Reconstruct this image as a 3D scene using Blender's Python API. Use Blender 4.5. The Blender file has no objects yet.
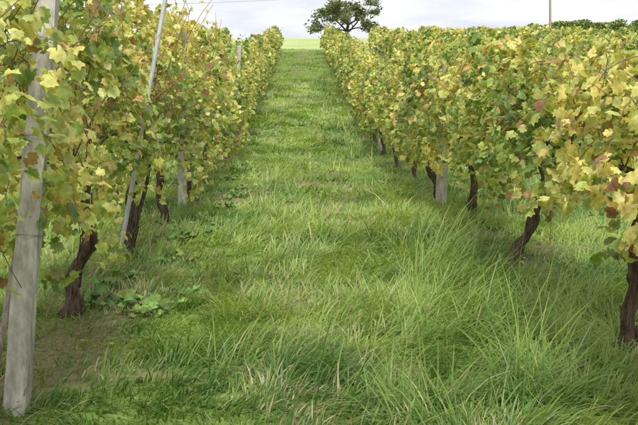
import bpy, math, numpy as np
from mathutils import Vector
R=np.random.default_rng(7)
H=1.5
XL,XR=-1.03*H,1.25*H
SP=XR-XL
# ---------------------------------------------------------------- helpers
_prof_y=np.array([-60,0,17,20,24,30,45,60,72,100,130,160,220,400,1500.])
_prof_z=np.array([0,0,0,.06,.38,1.05,2.6,3.95,4.9,6.9,8.45,8.6,8.0,3.0,-20.])
_fy=np.linspace(-60,1500,6241); _fz=np.interp(_fy,_prof_y,_prof_z)
k=np.hanning(21); k/=k.sum(); _fz2=np.convolve(np.pad(_fz,10,mode='edge'),k,'valid')
def vnoise(x,y,z=0,seed=0):
    x=np.asarray(x,float);y=np.asarray(y,float);z=np.asarray(z,float)+np.zeros_like(x)
    xi=np.floor(x).astype(np.int64);yi=np.floor(y).astype(np.int64);zi=np.floor(z).astype(np.int64)
    fx=x-xi;fy=y-yi;fz=z-zi
    fx=fx*fx*(3-2*fx);fy=fy*fy*(3-2*fy);fz=fz*fz*(3-2*fz)
    def h(a,b,c):
        n=(a*374761393+b*668265263+c*2147483647+seed*1274126177)&0xffffffff
        n=((n^(n>>13))*1274126177)&0xffffffff
        n=(n^(n>>16))&0xffffffff
        return n/4294967295.0
    r=0
    for i in (0,1):
        for j in (0,1):
            for l in (0,1):
                w=(fx if i else 1-fx)*(fy if j else 1-fy)*(fz if l else 1-fz)
                r=r+w*h(xi+i,yi+j,zi+l)
    return r
def terr(x,y):
    x=np.asarray(x,float);y=np.asarray(y,float)
    z=np.interp(y,_fy,_fz2)
    z=z+(vnoise(x*.9,y*.9,seed=3)-.5)*.06+(vnoise(x*.25,y*.25,seed=4)-.5)*.1*np.clip(y/20,0,1)
    z=z+np.clip(y-70,0,60)/60*np.clip(x,-40,50)*.012
    return z
def nrm(a): return a/np.maximum(np.linalg.norm(a,axis=-1,keepdims=True),1e-9)

class Acc:
    def __init__(s): s.v=[];s.t=[];s.c=[];s.m=[];s.n=0
    def add(s,v,t,c,m=0):
        v=np.asarray(v,float).reshape(-1,3); t=np.asarray(t,int).reshape(-1,3)
        c=np.asarray(c,float)
        if c.ndim==1: c=np.tile(c,(len(v),1))
        s.v.append(v);s.t.append(t+s.n);s.c.append(c.reshape(-1,3));s.m.append(np.full(len(t),m));s.n+=len(v)
    def build(s,name,mats,smooth=True,origin=None):
        v=np.concatenate(s.v);t=np.concatenate(s.t);c=np.concatenate(s.c);m=np.concatenate(s.m)
        if origin is not None: v=v-np.array(origin)
        me=bpy.data.meshes.new(name)
        me.vertices.add(len(v));me.vertices.foreach_set('co',v.astype(np.float32).ravel())
        me.loops.add(len(t)*3);me.loops.foreach_set('vertex_index',t.astype(np.int32).ravel())
        me.polygons.add(len(t));me.polygons.foreach_set('loop_start',np.arange(0,len(t)*3,3,dtype=np.int32))
        me.polygons.foreach_set('material_index',m.astype(np.int32))
        me.polygons.foreach_set('use_smooth',np.full(len(t),smooth))
        me.update(calc_edges=True)
        a=me.color_attributes.new('Col','FLOAT_COLOR','POINT')
        a.data.foreach_set('color',np.concatenate([c,np.ones((len(c),1))],1).astype(np.float32).ravel())
        for x in mats: me.materials.append(x)
        o=bpy.data.objects.new(name,me);bpy.context.scene.collection.objects.link(o)
        if origin is not None:o.location=origin
        return o

def tube(acc,pts,rad,sides=8,col=(.1,.07,.05),m=0,gn=0.,rng=R):
    pts=np.asarray(pts,float);n=len(pts);rad=np.broadcast_to(np.asarray(rad,float),(n,))
    d=nrm(np.gradient(pts,axis=0))
    ref=np.array([0.,1.,0.]) if abs(d[0][1])<.8 else np.array([1.,0,0])
    a=nrm(np.cross(d,ref));b=np.cross(d,a)
    th=np.linspace(0,2*np.pi,sides,endpoint=False)
    rr=rad[:,None]*np.ones((n,sides))
    if gn>0:
        ph=rng.random(3)*6
        lobes=1+gn*.6*np.sin(3*th[None]+ph[0]+np.arange(n)[:,None]*.5)+gn*.4*np.sin(5*th[None]+ph[1]-np.arange(n)[:,None]*.35)
        rr=rr*lobes*(1+gn*.9*(rng.random((n,sides))-.5))
    v=pts[:,None]+rr[...,None]*(np.cos(th)[None,:,None]*a[:,None]+np.sin(th)[None,:,None]*b[:,None])
    v=v.reshape(-1,3)
    i=np.arange(n-1)[:,None]*sides;j=np.arange(sides)[None];j2=(j+1)%sides
    q0=(i+j).ravel();q1=(i+j2).ravel();q2=(i+sides+j2).ravel();q3=(i+sides+j).ravel()
    t=np.concatenate([np.stack([q0,q1,q2],1),np.stack([q0,q2,q3],1)])
    v=np.concatenate([v,pts[:1],pts[-1:]]);c0=n*sides;jj=np.arange(sides)
    t=np.concatenate([t,np.stack([jj,np.full(sides,c0),(jj+1)%sides],1),
        np.stack([(n-1)*sides+jj,(n-1)*sides+(jj+1)%sides,np.full(sides,c0+1)],1)])
    acc.add(v,t,col,m)

# ---------------------------------------------------------------- materials
def newmat(name):
    m=bpy.data.materials.new(name);m.use_nodes=True;nt=m.node_tree
    for n in list(nt.nodes): nt.nodes.remove(n)
    return m,nt,nt.nodes,nt.links
def leafmat(name,trans=.4,rough=.45,spec=.3,spot=True,tint=(1.15,1.1,.6)):
    m,nt,N,L=newmat(name)
    out=N.new('ShaderNodeOutputMaterial')
    at=N.new('ShaderNodeAttribute');at.attribute_name='Col'
    src=at.outputs['Color']
    if spot:
        tc=N.new('ShaderNodeTexCoord');no=N.new('ShaderNodeTexNoise');no.inputs['Scale'].default_value=38;no.inputs['Detail'].default_value=2
        L.new(tc.outputs['Object'],no.inputs['Vector'])
        rp=N.new('ShaderNodeValToRGB');rp.color_ramp.elements[0].position=.3;rp.color_ramp.elements[0].color=(.75,.72,.6,1)
        rp.color_ramp.elements[1].position=.6;rp.color_ramp.elements[1].color=(1.1,1.1,1.1,1)
        L.new(no.outputs['Fac'],rp.inputs['Fac'])
        mx=N.new('ShaderNodeMix');mx.data_type='RGBA';mx.blend_type='MULTIPLY';mx.inputs[0].default_value=1.
        L.new(src,mx.inputs[6]);L.new(rp.outputs['Color'],mx.inputs[7]);src=mx.outputs[2]
    b=N.new('ShaderNodeBsdfPrincipled');b.inputs['Roughness'].default_value=rough;b.inputs['Specular IOR Level'].default_value=spec
    L.new(src,b.inputs['Base Color'])
    tr=N.new('ShaderNodeBsdfTranslucent')
    m2=N.new('ShaderNodeMix');m2.data_type='RGBA';m2.blend_type='MULTIPLY';m2.inputs[0].default_value=1.
    m2.inputs[7].default_value=(*tint,1);L.new(src,m2.inputs[6]);L.new(m2.outputs[2],tr.inputs['Color'])
    ms=N.new('ShaderNodeMixShader');ms.inputs[0].default_value=trans
    L.new(b.outputs[0],ms.inputs[1]);L.new(tr.outputs[0],ms.inputs[2]);L.new(ms.outputs[0],out.inputs[0])
    return m
def solidmat(name,c1,c2,scale=(20,20,20),rough=.9,bump=.5,dist=.01,detail=6,metal=0.):
    m,nt,N,L=newmat(name)
    out=N.new('ShaderNodeOutputMaterial');b=N.new('ShaderNodeBsdfPrincipled');b.inputs['Roughness'].default_value=rough
    b.inputs['Metallic'].default_value=metal;b.inputs['Specular IOR Level'].default_value=.2
    tc=N.new('ShaderNodeTexCoord');mp=N.new('ShaderNodeMapping');mp.inputs['Scale'].default_value=scale
    no=N.new('ShaderNodeTexNoise');no.inputs['Scale'].default_value=1;no.inputs['Detail'].default_value=detail;no.inputs['Roughness'].default_value=.65
    L.new(tc.outputs['Object'],mp.inputs[0]);L.new(mp.outputs[0],no.inputs['Vector'])
    rp=N.new('ShaderNodeValToRGB');rp.color_ramp.elements[0].position=.32;rp.color_ramp.elements[0].color=(*c1,1)
    rp.color_ramp.elements[1].position=.68;rp.color_ramp.elements[1].color=(*c2,1)
    L.new(no.outputs['Fac'],rp.inputs['Fac']);L.new(rp.outputs[0],b.inputs['Base Color'])
    bp=N.new('ShaderNodeBump');bp.inputs['Strength'].default_value=bump;bp.inputs['Distance'].default_value=dist
    L.new(no.outputs['Fac'],bp.inputs['Height']);L.new(bp.outputs[0],b.inputs['Normal'])
    L.new(b.outputs[0],out.inputs[0]);return m
M_leaf=leafmat('vine_leaf',.42,.42,.45)
M_grass=leafmat('grass_blade',.42,.42,.4,spot=False,tint=(1.1,1.15,.55))
M_weed=leafmat('weed_leaf',.25,.5,.3)
M_tree=leafmat('tree_leaf',.3,.6,.2,spot=False)
M_bark=solidmat('vine_bark',(.03,.022,.016),(.22,.16,.115),(60,60,9),.95,1.,.025)
M_cane=solidmat('vine_cane',(.16,.075,.04),(.34,.19,.11),(40,40,40),.7,.3,.003)
M_conc=solidmat('concrete_post',(.26,.24,.20),(.58,.55,.48),(22,22,7),.9,.8,.006)
M_wood=solidmat('weathered_wood',(.16,.13,.10),(.40,.35,.29),(60,60,5),.9,.8,.006)
M_metal=solidmat('galvanised_steel',(.42,.43,.44),(.66,.67,.68),(30,30,8),.5,.15,.001,metal=.35)
M_wire=solidmat('wire',(.16,.16,.16),(.25,.25,.25),(30,30,30),.5,.1,.001,metal=.5)
M_tbark=solidmat('tree_bark',(.05,.04,.03),(.12,.10,.08),(8,8,2),.95,.6,.03)
m,nt,N,L=newmat('ground_soil_grass');M_ground=m
out=N.new('ShaderNodeOutputMaterial');b=N.new('ShaderNodeBsdfPrincipled');b.inputs['Roughness'].default_value=.95;b.inputs['Specular IOR Level'].default_value=.1
tc=N.new('ShaderNodeTexCoord')
def noi(s,d=5):
    n=N.new('ShaderNodeTexNoise');n.inputs['Scale'].default_value=s;n.inputs['Detail'].default_value=d;n.inputs['Roughness'].default_value=.65
    L.new(tc.outputs['Object'],n.inputs['Vector']);return n
def ramp(src,p0,c0,p1,c1):
    r=N.new('ShaderNodeValToRGB');r.color_ramp.elements[0].position=p0;r.color_ramp.elements[0].color=(*c0,1)
    r.color_ramp.elements[1].position=p1;r.color_ramp.elements[1].color=(*c1,1);L.new(src,r.inputs[0]);return r
gr=ramp(noi(9,8).outputs['Fac'],.32,(.07,.13,.025),.68,(.22,.30,.07))
so=ramp(noi(30).outputs['Fac'],.3,(.11,.09,.05),.7,(.28,.22,.14))
fa=ramp(noi(.25,8).outputs['Fac'],.35,(.30,.38,.14),.65,(.42,.47,.20))
at=N.new('ShaderNodeAttribute');at.attribute_name='Col'
sp=N.new('ShaderNodeSeparateColor');L.new(at.outputs['Color'],sp.inputs[0])
mx=N.new('ShaderNodeMix');mx.data_type='RGBA';L.new(sp.outputs[0],mx.inputs[0]);L.new(gr.outputs[0],mx.inputs[6]);L.new(so.outputs[0],mx.inputs[7])
mx2=N.new('ShaderNodeMix');mx2.data_type='RGBA';L.new(sp.outputs[1],mx2.inputs[0]);L.new(mx.outputs[2],mx2.inputs[6]);L.new(fa.outputs[0],mx2.inputs[7])
L.new(mx2.outputs[2],b.inputs['Base Color'])
bp=N.new('ShaderNodeBump');bp.inputs['Strength'].default_value=.8;bp.inputs['Distance'].default_value=.04;L.new(noi(22).outputs['Fac'],bp.inputs['Height']);L.new(bp.outputs[0],b.inputs['Normal'])
L.new(b.outputs[0],out.inputs[0])

# ---------------------------------------------------------------- ground sheet
def rowdist(x):
    f=np.mod(np.asarray(x)-XL+SP/2,SP)-SP/2
    return np.abs(f)
def soilamt(x,y):
    d=rowdist(x)
    s=np.clip(1-d/.5,0,1)*np.clip((vnoise(x*2.2,y*2.2,seed=11)-.3)*2.4,0,1)
    s=np.maximum(s,np.clip((vnoise(x*1.6,y*1.1,seed=12)-.60)*4,0,1)*.7)
    s=np.maximum(s,.9*np.exp(-((x+1.4)/.32)**2-((y-5.0)/.9)**2))
    s=np.maximum(s,.85*np.exp(-((x-1.95)/.3)**2-((y-7.4)/.4)**2))
    return np.clip(s,0,1)*(y<66)
ys=np.concatenate([np.arange(-40,0,2.),np.arange(0,14,.12),np.arange(14,30,.3),np.arange(30,80,.8),np.arange(80,240,5.),np.geomspace(240,1500,24)])
xs=np.concatenate([-np.geomspace(1000,14,26),np.arange(-13,-5,.6),np.arange(-5,6,.12),np.arange(6,14,.6),np.geomspace(14,1000,26)])
X,Y=np.meshgrid(xs,ys);Z=terr(X,Y)
nx=len(xs);ny=len(ys)
ii=(np.arange(ny-1)[:,None]*nx+np.arange(nx-1)[None]).ravel()
T=np.concatenate([np.stack([ii,ii+1,ii+nx+1],1),np.stack([ii,ii+nx+1,ii+nx],1)])
far=np.clip((Y-58)/8,0,1)
C=np.stack([soilamt(X,Y),far,np.zeros_like(X)],-1).reshape(-1,3)
A=Acc();A.add(np.stack([X,Y,Z],-1),T,C);A.build('ground',[M_ground])

# ---------------------------------------------------------------- grass
WEEDS=[(-1.25,5.9,.18,26),(-.98,5.75,.15,22),(-.78,6.25,.12,14),(-1.4,6.6,.16,18),(-1.15,7.6,.15,22),(-1.1,8.6,.16,26),(-1.35,9.4,.15,20),(-.85,9.3,.12,18),
    (-1.05,10.1,.14,22),(-1.0,11.2,.14,24),(-.6,10.4,.09,20),(-.2,11.6,.10,20),(-.85,12.4,.13,20),(-.8,13.4,.13,20),(-1.1,14.5,.14,22),(-1.0,15.8,.15,20),(-1.05,17.3,.15,20),
    (-.3,8.2,.07,14),(.2,9.6,.08,14),(-.45,7.0,.07,14),(-.05,13.0,.10,16),(.4,12.2,.10,16),(-.35,9.9,.08,14),(1.5,8.9,.10,16),(1.45,12.5,.12,16)]
def grass_h(x,y):
    d=rowdist(x)
    base=.05+.07*vnoise(x*1.3,y*.8,seed=21)
    cl=np.clip((vnoise(x*1.9+3,y*1.3,seed=22)-.46)*3.6,0,1)
    near=np.clip((8.8-y)/4.,0,1)
    right=np.clip((x+.3)/.8,0,1)
    h=base+cl*.16*np.clip((60-y)/40,0.2,1)
    h=h+near*(.03+.18*right)*(.0+1.45*vnoise(x*1.7,y*1.7,seed=23)**1.3)
    h=h+np.clip(1-np.abs(d-.75)/.45,0,1)*.15*(x>0)*(.3+cl)
    h=h+np.clip(1-d/.6,0,1)*.06
    h=h+np.clip((x-2.2),0,1)*.14*(y<25)
    h=h*(1-.8*np.exp(-((x+1.4)/.35)**2-((y-5.0)/1.0)**2))
    h=h*(1-.7*np.exp(-((x-1.9)/.35)**2-((y-7.3)/.5)**2))
    for wx,wy,wr,_ in WEEDS:
        h=h*(1-.6*np.exp(-((x-wx)**2+(y-wy)**2)/(wr*1.4)**2))
    return h
def blades(acc,n,y0,y1,wid,seg,hs=1.,xm=(-.40,.46),pad=1.3):
    yy=np.sqrt(R.random(n)*((y1)**2-(y0)**2)+y0**2)
    yy=yy+R.normal(0,.04,n)*yy*(yy>y0+1)
    xx=(xm[0]*yy-pad)+R.random(n)*((xm[1]-xm[0])*yy+2*pad)
    cx=vnoise(xx*6,yy*6,seed=31);s=soilamt(xx,yy)
    keep=(R.random(n)<np.clip(.05+1.6*cx,0,1))&(R.random(n)>s*.85)
    xx=xx[keep];yy=yy[keep];n=len(xx)
    h=grass_h(xx,yy)*hs*R.uniform(.5,1.45,n)
    h*=.4+1.2*vnoise(xx*4.5,yy*4.5,seed=32)
    zz=terr(xx,yy)-.005
    ang=(vnoise(xx*1.6,yy*1.6,seed=33)-.5)*4.6+(vnoise(xx*5,yy*5,seed=34)-.5)*3.4+R.normal(0,.65,n)+.1
    th0=R.uniform(.05,.8,n)*(.8+.9*(h>.2));bend=R.uniform(.2,1.9,n)*np.clip(.7+h*3.4,0,1.7)
    w=wid*R.uniform(.6,1.5,n)
    dirx=np.cos(ang);diry=np.sin(ang)
    face=ang+np.pi/2+R.normal(0,.5,n)
    sx=np.cos(face);sy=np.sin(face)
    dry=R.random(n)
    mid=np.exp(-((xx-.15)/.6)**2)
    u=np.clip((vnoise(xx*1.1,yy*.7,seed=41)-.5)*1.1+(vnoise(xx*4,yy*4,seed=43)-.5)*.8+.28+R.random(n)*.5+.12*mid,0,1)
    g1=np.array([.075,.175,.03]);g2=np.array([.37,.48,.12])
    col=g1+(g2-g1)*u[:,None]
    pd=.05+(.30*np.clip((vnoise(xx*1.4,yy*.9,seed=42)-.42)*3,0,1)+.08*mid)*(h<.2)
    dm=dry<pd
    col[dm]=np.array([.50,.45,.25])*R.uniform(.55,1.15,(dm.sum(),1))
    V=[];CC=[];px=xx.copy();py=yy.copy();pz=zz.copy()
    for kx in range(seg+1):
        t=kx/seg
        if kx>0:
            th=np.minimum(th0+bend*t,2.1);st=h/seg
            px=px+dirx*np.sin(th)*st;py=py+diry*np.sin(th)*st;pz=pz+np.cos(th)*st
        pz=np.maximum(pz,zz+.012*(kx>0))
        if kx<seg:
            ww=w*(1-.45*t**1.5)*.5
            V.append(np.stack([px-sx*ww,py-sy*ww,pz],1));V.append(np.stack([px+sx*ww,py+sy*ww,pz],1));CC+= [col,col]
        else:
            V.append(np.stack([px,py,pz],1));CC.append(col)
    K=2*seg+1
    v=np.stack(V,1).reshape(-1,3);c=np.stack(CC,1).reshape(-1,3)
    tri=[]
    for kx in range(seg-1):
        a=2*kx;tri+=[(a,a+1,a+3),(a,a+3,a+2)]
    a=2*(seg-1);tri.append((a,a+1,a+2))
    t=(np.arange(n)[:,None,None]*K+np.array(tri)[None]).reshape(-1,3)
    acc.add(v,t,c)
G=Acc()
blades(G,120000,2.8,7.0,.0065,4)
blades(G,120000,7.0,12.5,.010,3)
blades(G,100000,12.5,22,.017,2)
blades(G,70000,21,36,.026,2,pad=0,xm=(-.14,.16))
blades(G,60000,22,62,.036,1,pad=1.5)
blades(G,40000,34,62,.04,1,pad=0,xm=(-.09,.09))
G.build('grass',[M_grass])

# ---------------------------------------------------------------- vine leaves
half=[(.0,-.26),(.26,-.60),(.62,-.52),(.66,-.20),(.93,.14),(.68,.34),(.60,.64),(.28,.64),(0,1.0)]
full=np.array(half+[(-x,y) for x,y in half[-2:0:-1]])
def template(o):
    v=np.concatenate([[[0,0]],o]);n=len(o)
    t=np.array([(0,i+1,(i+1)%n+1) for i in range(n)])
    return v,t
TF=template(full)
TS=template(np.array([(0,-.3),(.65,-.5),(.92,.15),(.5,.62),(0,1.),(-.5,.62),(-.92,.15),(-.65,-.5)]))
def leaves(acc,P,Nn,Tt,S,col,edge,tmpl,m=0):
    n=len(P);o,tri=tmpl;K=len(o)
    Nn=nrm(Nn);Tt=nrm(Tt-Nn*(Tt*Nn).sum(1,keepdims=True));B=np.cross(Tt,Nn)
    fold=R.uniform(-.25,.85,n)[:,None];cup=R.uniform(-.3,.9,n)[:,None];tw=R.normal(0,.3,n)[:,None]
    x=o[None,:,0]*R.uniform(.65,1.1,n)[:,None];y=o[None,:,1]*R.uniform(.85,1.1,n)[:,None]
    rp=(R.random((n,K))-.5)*.22
    z=-fold*np.abs(x)**1.2*.8-cup*y*y*.6+tw*x*y+rp*(np.abs(x)+np.abs(y)>.1)
    v=P[:,None]+S[:,None,None]*(x[...,None]*B[:,None]+y[...,None]*Tt[:,None]+z[...,None]*Nn[:,None])
    rr=np.clip(np.hypot(o[:,0],o[:,1]),0,1)[None,:,None]*R.uniform(.3,1,(n,1,1))
    c=col[:,None]*(1-rr)+edge[:,None]*rr
    t=(np.arange(n)[:,None,None]*K+tri[None]).reshape(-1,3)
    acc.add(v.reshape(-1,3),t,c.reshape(-1,3),m)
PAL=np.array([[.14,.235,.055],[.27,.37,.08],[.46,.52,.15],[.62,.61,.21],[.72,.61,.19],[.46,.30,.12],[.27,.15,.08]])
def leafcols(P,yel=0.):
    n=len(P)
    k=vnoise(P[:,0]*1.5,P[:,1]*1.5,P[:,2]*1.8,seed=51)
    u=np.clip((k-.5)*1.3+.35+yel+R.normal(0,.24,n),0,1)
    f=u*4.1;i=np.clip(f.astype(int),0,3);fr=np.clip(f-i,0,1)[:,None]
    c=PAL[i]*(1-fr)+PAL[i+1]*fr
    br=R.random(n)<.045+.03*(yel>.1);c[br]=PAL[R.integers(5,7,br.sum())]
    c*=R.uniform(.8,1.2,(n,1))
    e=np.minimum(c*np.array([1.3,1.2,1.1]),.72)
    br2=R.random(n)<.12;e[br2]=PAL[5]
    return c,e
def canopy(side,y):
    y=np.asarray(y,float)
    if side=='L':
        top=np.interp(y,[0,6,12,20,28,40,62],[2.25,2.35,2.42,2.28,1.95,1.65,1.5])
        bot=np.interp(y,[0,4.2,5.2,9,20,60],[.74,.68,.48,.44,.4,.35])
    else:
        top=np.interp(y,[0,5,9,16,32,60],[1.60,1.66,1.80,2.0,1.85,1.5])
        bot=np.interp(y,[0,4.5,6,7.5,11,20,60],[.80,.76,.66,.60,.50,.42,.35])
    return top,bot
def canopy_leaves(acc,xc,y0,y1,per_m,size,side,tmpl,m=0,yel=0.,hole=.475,mul=1.):
    n=int((y1-y0)*per_m)
    y=R.uniform(y0,y1,n);top,bot=canopy(side,y)
    top=(top+(vnoise(y*1.6+xc,y*0+xc,seed=61)-.5)*.5+(vnoise(y*4.+xc,y*0+xc,seed=67)-.5)*.3)*mul
    sidesel=np.where(R.random(n)<.5,-1,1)
    bot=bot+(vnoise(y*1.5+xc*3,sidesel*2.,seed=62)-.5)*.6+(vnoise(y*5+xc,sidesel*2.,seed=68)-.5)*.35
    t=R.random(n)**.9
    z=bot+(top-bot)*t
    hw=.14+.27*np.sin(np.clip(t*1.05+.12,0,1)*np.pi)**.7
    hw=hw*(.55+1.0*vnoise(y*1.9,z*1.9,sidesel*3.,seed=63))
    if side=='L' and abs(xc-XL)<.2: hw=hw+.14*np.exp(-((y-3.7)/.7)**2)
    a=R.random(n)**.5*sidesel
    x=xc+a*hw
    k=vnoise(x*3.4+9,y*3.4,z*3.0,seed=64)*.6+vnoise(x*8,y*8,z*7,seed=65)*.4
    keep=k>hole*(.85+.25*(1-t))
    x,y,z,a,t=[q[keep] for q in (x,y,z,a,t)];n=len(x)
    P=np.stack([x,y,z+terr(x,y)],1)
    Nn=np.stack([a*.9,R.normal(0,.5,n)-.15,.55+.35*t],1)+R.normal(0,.65,(n,3))
    Tt=np.stack([a*.4,R.normal(0,.6,n),-.9+0*a],1)+R.normal(0,.4,(n,3))
    S=size*R.uniform(.5,1.25,n)
    c,e=leafcols(P,yel)
    leaves(acc,P,Nn,Tt,S,c,e,tmpl,m)
def shoot(acc,p0,d0,length,grav,leafsize,nl,yel,mc=1,ml=0,rad=.0035):
    n=9;p=np.array(p0,float);d=np.array(d0,float);pts=[p.copy()];st=length/(n-1)
    for i in range(n-1):
        d=nrm(d+np.array([R.normal(0,.16),R.normal(0,.16),-grav]));p=p+d*st;pts.append(p.copy())
    pts=np.array(pts)
    tube(acc,pts,np.linspace(rad,rad*.45,n),5,(.2,.1,.05),mc)
    if nl>0:
        u=np.sort(R.random(nl))*(n-1)*.98;i=u.astype(int);f=(u-i)[:,None]
        P=pts[i]*(1-f)+pts[i+1]*f+R.normal(0,.035,(nl,3))
        Nn=R.normal(0,.6,(nl,3))+np.array([0,-.2,.7]);Tt=R.normal(0,.4,(nl,3))+np.array([0,0,-.9])
        c,e=leafcols(P,yel);leaves(acc,P,Nn,Tt,leafsize*R.uniform(.5,1.1,nl),c,e,TF,ml)

def vine(xc,y,side,lean,ylo,yhi,hi,yel,thick=.055,name='grapevine'):
    acc=Acc();z0=float(terr(xc,y))
    top,bot=canopy(side,y);top=float(top)
    hgt=.92
    n=26;t=np.linspace(0,1,n)
    ph=R.random(4)*6
    px=xc+lean[0]*t**.9+.06*np.sin(t*5+ph[0])*t+.02*np.sin(t*15+ph[1])
    py=y+lean[1]*t+.05*np.sin(t*5+ph[2])*t
    pts=np.stack([px,py,z0-.06+t*(hgt+.06)],1)
    rad=thick*(1.05-.5*t+.5*np.exp(-t*12)+.16*np.sin(t*11+ph[3])+.12*np.sin(t*27+ph[1]))
    tube(acc,pts,rad,18 if hi else 7,(.1,.07,.05),2,.32)
    if R.random()<.5 and y>4:
        i0=R.integers(5,12);tt=np.linspace(0,1,12);sg_=R.choice([-1,1])
        st=pts[i0]
        p2=np.stack([st[0]+(px[-1]-st[0])*tt+sg_*.07*np.sin(tt*2.2),st[1]+sg_*.28*tt,st[2]+(z0+hgt-st[2])*tt],1)
        tube(acc,p2,thick*(.5-.25*tt+.06*np.sin(tt*14)),10 if hi else 6,(.1,.07,.05),2,.3)
    if hi:
        for q in range(9):
            i=R.integers(1,n-7);an=R.uniform(0,6.28);ln=R.integers(3,7)
            o=np.array([math.cos(an),math.sin(an),0])
            tube(acc,pts[i:i+ln]+o*(rad[i:i+ln,None]*1.02+np.linspace(0,.014,ln)[:,None]),.006,5,(.1,.1,.1),2,.3)
    head=pts[-1]
    for sg in (-1,1):
        m=9;tt=np.linspace(0,1,m)
        c=np.stack([head[0]+(xc-head[0])*tt+.03*np.sin(tt*9+ph[0]),head[1]+sg*1.05*tt,head[2]+.18*np.sin(tt*2)+.03*np.sin(tt*8+ph[1])],1)
        tube(acc,c,thick*(.5-.34*tt),8 if hi else 5,(.1,.07,.05),2,.15)
        if hi:
            for q in range(9):
                b=c[R.integers(1,m)]
                shoot(acc,b,(R.normal(0,.35),R.normal(0,.3),1),top-1.05+R.uniform(-.25,.22),.03,.05,8,yel,rad=.005)
            for q in range(10):
                b=c[R.integers(1,m)]+np.array([0,0,R.uniform(.1,.7)]);s_=R.choice([-1,1])
                shoot(acc,b,(s_*R.uniform(.4,.9),R.normal(0,.4),.2),R.uniform(.45,.95),.28,.05,7,yel,rad=.004)
        else:
            for q in range(3):
                b=c[R.integers(1,m)]
                shoot(acc,b,(R.normal(0,.3),R.normal(0,.25),1),top-1.1+R.uniform(-.2,.3),.03,.065,7,yel,rad=.006)
    dens,sz,tm=(1400,.051,TF) if hi else ((760,.063,TS) if y<34 else (330,.09,TS))
    canopy_leaves(acc,xc,ylo,yhi,dens,sz,side,tm,0,yel)
    return acc.build(name,[M_leaf,M_cane,M_bark],True,origin=(xc,y,z0))

YL=[1.2,3.4,5.7,7.95,10.0,12.1,14.2,16.4]+list(np.arange(18.6,60,2.25))
YR=[0.2,2.5,4.95,7.5,9.9,12.0,14.6,17.0]+list(np.arange(19.3,60,2.3))
leanL={3.4:(-.05,0),5.7:(.15,.1),7.95:(.07,.1),10.0:(-.03,0)}
leanR={4.95:(.1,0),7.5:(.24,.05),9.9:(.08,.0)}
for side,YY,xc,ln in (('L',YL,XL,leanL),('R',YR,XR,leanR)):
    for i,y in enumerate(YY):
        lo=(YY[i-1]+y)/2 if i else y-1.1; hi=(YY[i+1]+y)/2 if i+1<len(YY) else y+1.1
        lean=ln.get(y,(R.normal(0,.09),R.normal(0,.12)))
        yel=.03 if side=='L' else .05
        if side=='R' and y<6.5: yel=.17
        vine(xc+R.normal(0,.03),y,side,lean,lo,hi,y<13,yel,thick=.049 if y in (7.5,5.7,7.95) else R.uniform(.034,.045))

def backrow(xc,side,y0,y1,mul=1.):
    acc=Acc()
    for y in np.arange(y0+.6,y1,2.3):
        z0=float(terr(xc,y));t=np.linspace(0,1,7);l=R.normal(0,.09)
        tube(acc,np.stack([xc+l*t,y+.04*np.sin(t*6),z0-.05+t],1),.055-.03*t,7,(.1,.07,.05),2,.2)
    for a,b_,d,s in ((y0,14,420,.08),(14,30,240,.09),(30,y1,150,.13)):
        if b_>a: canopy_leaves(acc,xc,a,b_,d,s,side,TS,0,.06,mul=mul)
    acc.build('grapevine_row',[M_leaf,M_cane,M_bark],True)
backrow(XR+SP,'R',3,64);backrow(XR+2*SP,'R',7,64);backrow(XR+3*SP,'R',12,64);backrow(XR+4*SP,'R',16,64);backrow(XR+5.*SP,'R',20,64)
backrow(XL-SP,'L',2,62,.9);backrow(XL-2*SP,'L',8,60,.88)

# ---------------------------------------------------------------- posts
def square_post(name,base,top,w,mat):
    base=np.array(base,float);top=np.array(top,float)
    n=14;t=np.linspace(-.06,1,n)[:,None];c=base*(1-t)+top*t
    d=nrm(top-base);a=nrm(np.cross(d,[0,1,0]));b=np.cross(d,a);ch=.78
    prof=np.array([(-ch,-1),(ch,-1),(1,-ch),(1,ch),(ch,1),(-ch,1),(-1,ch),(-1,-ch)])*w/2
    acc=Acc();v=[]
    for i in range(n):
        s=1-.12*i/(n-1)
        v.append(c[i]+s*(prof[:,:1]*a+prof[:,1:]*b)+R.normal(0,.0022,(8,3)))
    v.append(c[-1:]+d*.008);v=np.concatenate(v);tri=[]
    for i in range(n-1):
        for j in range(8):
            q=(j+1)%8;tri+=[(i*8+j,i*8+q,i*8+8+q),(i*8+j,i*8+8+q,i*8+8+j)]
    for j in range(8): tri.append(((n-1)*8+j,(n-1)*8+(j+1)%8,n*8))
    acc.add(v-base,tri,(.4,.4,.4))
    for hh in (.35,.55,.75,.92):
        p=(top-base)*hh;ring=[p+(w*.56)*(math.cos(q)*a*1.15+math.sin(q)*b*1.15) for q in np.linspace(0,2*math.pi,9)]
        tube(acc,ring,.0022,5,(.2,.2,.2),1)
    o=acc.build(name,[mat,M_wire],False);o.location=base;return o
def T(x,y):return float(terr(x,y))
square_post('concrete_post',(-.885*H,4.0,T(-1.33,4)),(-1.19,4.5,2.3),.105,M_conc)
square_post('concrete_post',(XL+.05,11.3,T(XL,11.3)),(XL+.1,11.3,2.2),.11,M_conc)
square_post('concrete_post',(XR-.06,11.25,T(XR,11.25)),(XR+.0,11.25,1.8),.13,M_conc)
square_post('concrete_post',(XL+.05,19.8,T(XL,19.8)),(XL+.25,19.8,T(XL,19.8)+2.35),.10,M_conc)
square_post('concrete_post',(XR-.06,19.8,T(XR,19.8)),(XR-.06,19.8,T(XR,19.8)+1.9),.10,M_conc)
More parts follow.
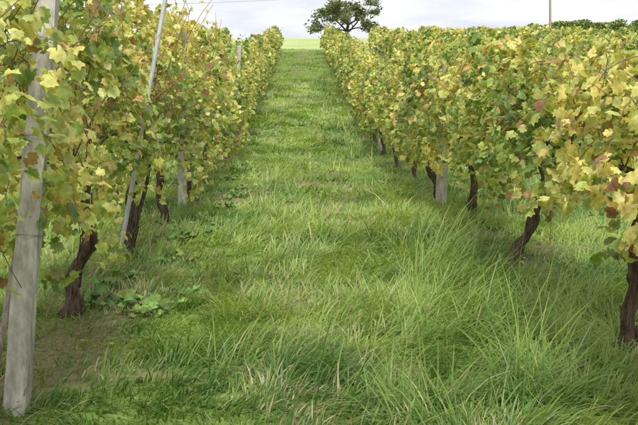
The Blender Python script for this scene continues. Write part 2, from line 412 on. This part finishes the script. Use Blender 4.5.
for yy in (29,38.5,48,57.5):
    square_post('concrete_post',(XL+.05,yy,T(XL,yy)),(XL+.1,yy,T(XL,yy)+1.75),.10,M_conc)
    square_post('concrete_post',(XR,yy,T(XR,yy)),(XR+.02,yy,T(XR,yy)+(2.1 if yy<30 else 1.7)),.10,M_conc)
a=Acc();t=np.linspace(-.05,1,8)[:,None];p0=np.array([-1.05*H+.02,7.5,T(-1.55,7.5)]);p1=np.array([-.66*H,7.5,2.75])
tube(a,p0*(1-t)+p1*t,.019,10,(.5,.5,.5));a.build('metal_stake',[M_metal])
a=Acc();p0=np.array([-1.62,4.6,T(-1.6,4.6)]);p1=np.array([-1.42,5.2,1.7]);tube(a,p0*(1-t)+p1*t,.018,8,(.2,.2,.2),0,.1);a.build('wooden_stake',[M_wood])
for xc in (XL,XR):
    a=Acc()
    for hh in (.85,1.25,1.6):
        yy=np.arange(0,60,.8);sag=.03*np.cos(yy/9*2*np.pi)
        tube(a,np.stack([np.full_like(yy,xc+.05),yy,np.interp(yy,_fy,_fz2)+hh+sag],1),.0018,4,(.2,.2,.2))
    a.build('trellis_wire',[M_wire])

# ---------------------------------------------------------------- broad-leaved weeds
wh=np.array([(.0,0),(.10,.06),(.19,.25),(.23,.5),(.17,.75),(.0,1.0)])
wo=np.concatenate([wh,[(-x,y) for x,y in wh[-2:0:-1]]])
def weed(x,y,r,n,col=(.13,.25,.06)):
    acc=Acc();z=T(x,y)
    for i in range(n):
        an=R.uniform(0,6.283);el=R.uniform(.35,1.2);L_=r*R.uniform(.4,1.15)
        d=np.array([math.cos(an)*math.cos(el),math.sin(an)*math.cos(el),math.sin(el)]);s=np.array([-math.sin(an),math.cos(an),0]);nn=np.cross(s,d)
        base=np.array([x,y,z])+R.normal(0,max(r,.12)*.6,3)*np.array([1,1,0])
        base[2]=T(base[0],base[1])+.01
        wv=R.uniform(-.11,.11,len(wo));wid=R.uniform(.8,1.6);bw=R.uniform(-.35,.35)
        v=[base+L_*.85*d]
        for q,(wx,wy) in enumerate(wo):
            drop=-.6*wy*wy;v.append(base+L_*((.45+wy*.9)*d*.9+(wx*wid+bw*wy*wy)*s+nn*(abs(wx)*.6+wv[q])+np.array([0,0,drop*.7])))
        v=np.array(v);k_=len(wo);c=np.array(col)*R.uniform(.6,1.7)*np.array([R.uniform(.8,1.5),1,1])
        acc.add(v,[(0,q+1,(q+1)%k_+1) for q in range(k_)],c)
        tube(acc,[base,v[0]],[.004,.003],5,(.2,.25,.1))
    acc.build('broadleaf_weed',[M_weed])
for wd in WEEDS: weed(*wd)
a=Acc();n=500;yy=R.uniform(3,18,n);xx=np.where(R.random(n)<.5,XL,XR)+R.normal(0,.4,n)
P=np.stack([xx,yy,terr(xx,yy)+R.uniform(.01,.05,n)],1)
c=PAL[R.integers(3,7,n)]*R.uniform(.5,.8,(n,1))
leaves(a,P,np.array([0,0,1.])+R.normal(0,.35,(n,3)),R.normal(0,1,(n,3)),R.uniform(.02,.04,n),c,c,TS);a.build('fallen_leaves',[M_leaf])

# ---------------------------------------------------------------- distant tree
def tree(x,y,hh,wd,name,nl=8000,ls=.125):
    acc=Acc();z=T(x,y);tips=[]
    def br(p,d,l,r,lev):
        n=6;pts=[p];q=p
        for i in range(n-1):
            d=nrm(d+R.normal(0,.12,3)+np.array([0,0,.02]));q=q+d*l/(n-1);pts.append(q)
        tube(acc,pts,np.linspace(r,r*.6,n),8 if lev<2 else 5,(.1,.08,.06),1,.08)
        if lev>=3: tips.extend(pts[1:])
        if lev<4:
            nb=9 if lev==0 else 3
            for q_ in range(nb):
                an=R.uniform(0,6.283) if lev else q_/nb*6.283
                o=np.array([math.cos(an),math.sin(an),0])
                if lev==0: nd=nrm(o*R.uniform(.4,1.7)+np.array([0,0,.75]))
                else: nd=nrm(d*.8+.7*o+np.array([0,0,R.uniform(-.1,.4)]))
                br(np.array(pts[R.integers(2 if lev==0 else 3,n)]),nd,(l*.95 if lev==0 else l*R.uniform(.6,.8)),r*.5,lev+1)
    br(np.array([x,y,z-.2]),np.array([.03,0,1.]),hh*.33,.2,0)
    tips=np.array(tips)
    P=tips[R.integers(0,len(tips),nl)]+R.normal(0,.19,(nl,3))
    k=vnoise(P[:,0]*1.3,P[:,1]*.5,P[:,2]*1.6,seed=77)
    P=P[k>.43];k=k[k>.43];n=len(P)
    c=np.array([.15,.17,.08])*(.4+1.2*k[:,None])*R.uniform(.7,1.3,(n,1))
    leaves(acc,P,R.normal(0,1,(n,3))+np.array([0,0,.5]),R.normal(0,1,(n,3)),ls*R.uniform(.6,1.3,n),c,c,TS,0)
    o=acc.build(name,[M_tree,M_tbark],True,origin=(x,y,z))
    lo_=P.min(0);hi_=P.max(0)
    sx=wd/(hi_[0]-lo_[0])
    o.scale=(sx,wd/(hi_[1]-lo_[1]),hh/(hi_[2]-z))
    return o
tree((344-299)/886*121,125,5.8,11.6,'oak_tree')
a=Acc();n=15000;u=R.random(n);x=12+u*43;y=126+R.normal(0,.7,n)
top=np.interp(x,[12,25,32,36,55],[.5,.8,1.4,1.9,1.7])*(.6+.7*vnoise(x*.8,x*0,seed=81))
P=np.stack([x,y,terr(x,y)+R.random(n)*top],1);c=np.array([.11,.16,.05])*R.uniform(.6,1.6,(n,1))
c[R.random(n)<.25]*=np.array([2.2,1.6,1.])
leaves(a,P,R.normal(0,1,(n,3))+np.array([0,-.3,.6]),R.normal(0,1,(n,3)),R.uniform(.12,.26,n),c,c,TS);a.build('hedge',[M_tree])
px_,py_=(555-299)/886*118.5,122
def pole(x,y):
    a=Acc();z=T(x,y);t=np.linspace(0,1,8)[:,None]
    tube(a,np.array([x,y,z-.3])*(1-t)+np.array([x-.35,y,z+8.2])*t,np.linspace(.19,.13,8),10,(.2,.2,.2))
    tube(a,[(x-1.1,y,z+7.7),(x+.5,y,z+7.7)],.06,6,(.2,.2,.2))
    for q in (-1,-.35,.4): tube(a,[(x+q,y,z+7.7),(x+q,y,z+7.86),(x+q,y,z+7.95)],[.03,.06,.03],8,(.4,.4,.4),1)
    a.build('utility_pole',[M_wood,M_conc]);return z+7.95
za=pole(px_,py_);zb=pole(-68,150)
a=Acc()
for q in (-1,-.35,.4):
    t=np.linspace(0,1,40);tube(a,np.stack([px_+q+(-68-px_)*t,py_+(150-py_)*t,za+(zb-za)*t-2.2*4*t*(1-t)],1),.007,4,(.1,.1,.1))
    tube(a,np.stack([px_+q+60*t,py_+5*t,za+2*t-1.6*4*t*(1-t)],1),.007,4,(.1,.1,.1))
a.build('power_line',[M_wire])

# ---------------------------------------------------------------- light, world, camera
el=math.radians(56);az=math.radians(180)
sdir=Vector((math.sin(az)*math.cos(el),math.cos(az)*math.cos(el),math.sin(el)))
ld=bpy.data.lights.new('sun','SUN');ld.energy=4.5;ld.angle=math.radians(20);ld.color=(1,.97,.91)
lo=bpy.data.objects.new('sun',ld);bpy.context.scene.collection.objects.link(lo);lo.rotation_euler=sdir.to_track_quat('Z','Y').to_euler()
w=bpy.data.worlds.new('World');bpy.context.scene.world=w;w.use_nodes=True;N=w.node_tree.nodes;L=w.node_tree.links
bg=N['Background'];bg.inputs['Strength'].default_value=.15
sk=N.new('ShaderNodeTexSky');sk.sky_type='NISHITA';sk.sun_disc=False;sk.sun_elevation=el;sk.sun_rotation=az;sk.dust_density=2.
tc=N.new('ShaderNodeTexCoord');mp=N.new('ShaderNodeMapping');mp.inputs['Scale'].default_value=(1,1,5);no=N.new('ShaderNodeTexNoise')
no.inputs['Scale'].default_value=5;no.inputs['Detail'].default_value=7;no.inputs['Roughness'].default_value=.55
L.new(tc.outputs['Generated'],mp.inputs[0]);L.new(mp.outputs[0],no.inputs['Vector'])
rp=N.new('ShaderNodeValToRGB');rp.color_ramp.elements[0].position=.38;rp.color_ramp.elements[0].color=(0,0,0,1);rp.color_ramp.elements[1].position=.57;rp.color_ramp.elements[1].color=(1,1,1,1)
L.new(no.outputs['Fac'],rp.inputs[0])
cl=N.new('ShaderNodeMix');cl.data_type='RGBA';cl.inputs[6].default_value=(5.6,5.8,6.5,1);cl.inputs[7].default_value=(7.4,7.4,7.6,1);L.new(rp.outputs[0],cl.inputs[0])
mx=N.new('ShaderNodeMix');mx.data_type='RGBA';mx.inputs[0].default_value=.88;L.new(sk.outputs[0],mx.inputs[6]);L.new(cl.outputs[2],mx.inputs[7])
L.new(mx.outputs[2],bg.inputs['Color'])
cd=bpy.data.cameras.new('camera');cd.lens=50;cd.sensor_width=36;cd.clip_end=3000
co=bpy.data.objects.new('camera',cd);bpy.context.scene.collection.objects.link(co);co.location=(0,0,H)
co.rotation_euler=(math.radians(90-8.0),0,-math.radians(1.29));bpy.context.scene.camera=co
bpy.context.scene.view_settings.view_transform='Standard';bpy.context.scene.view_settings.look='None'
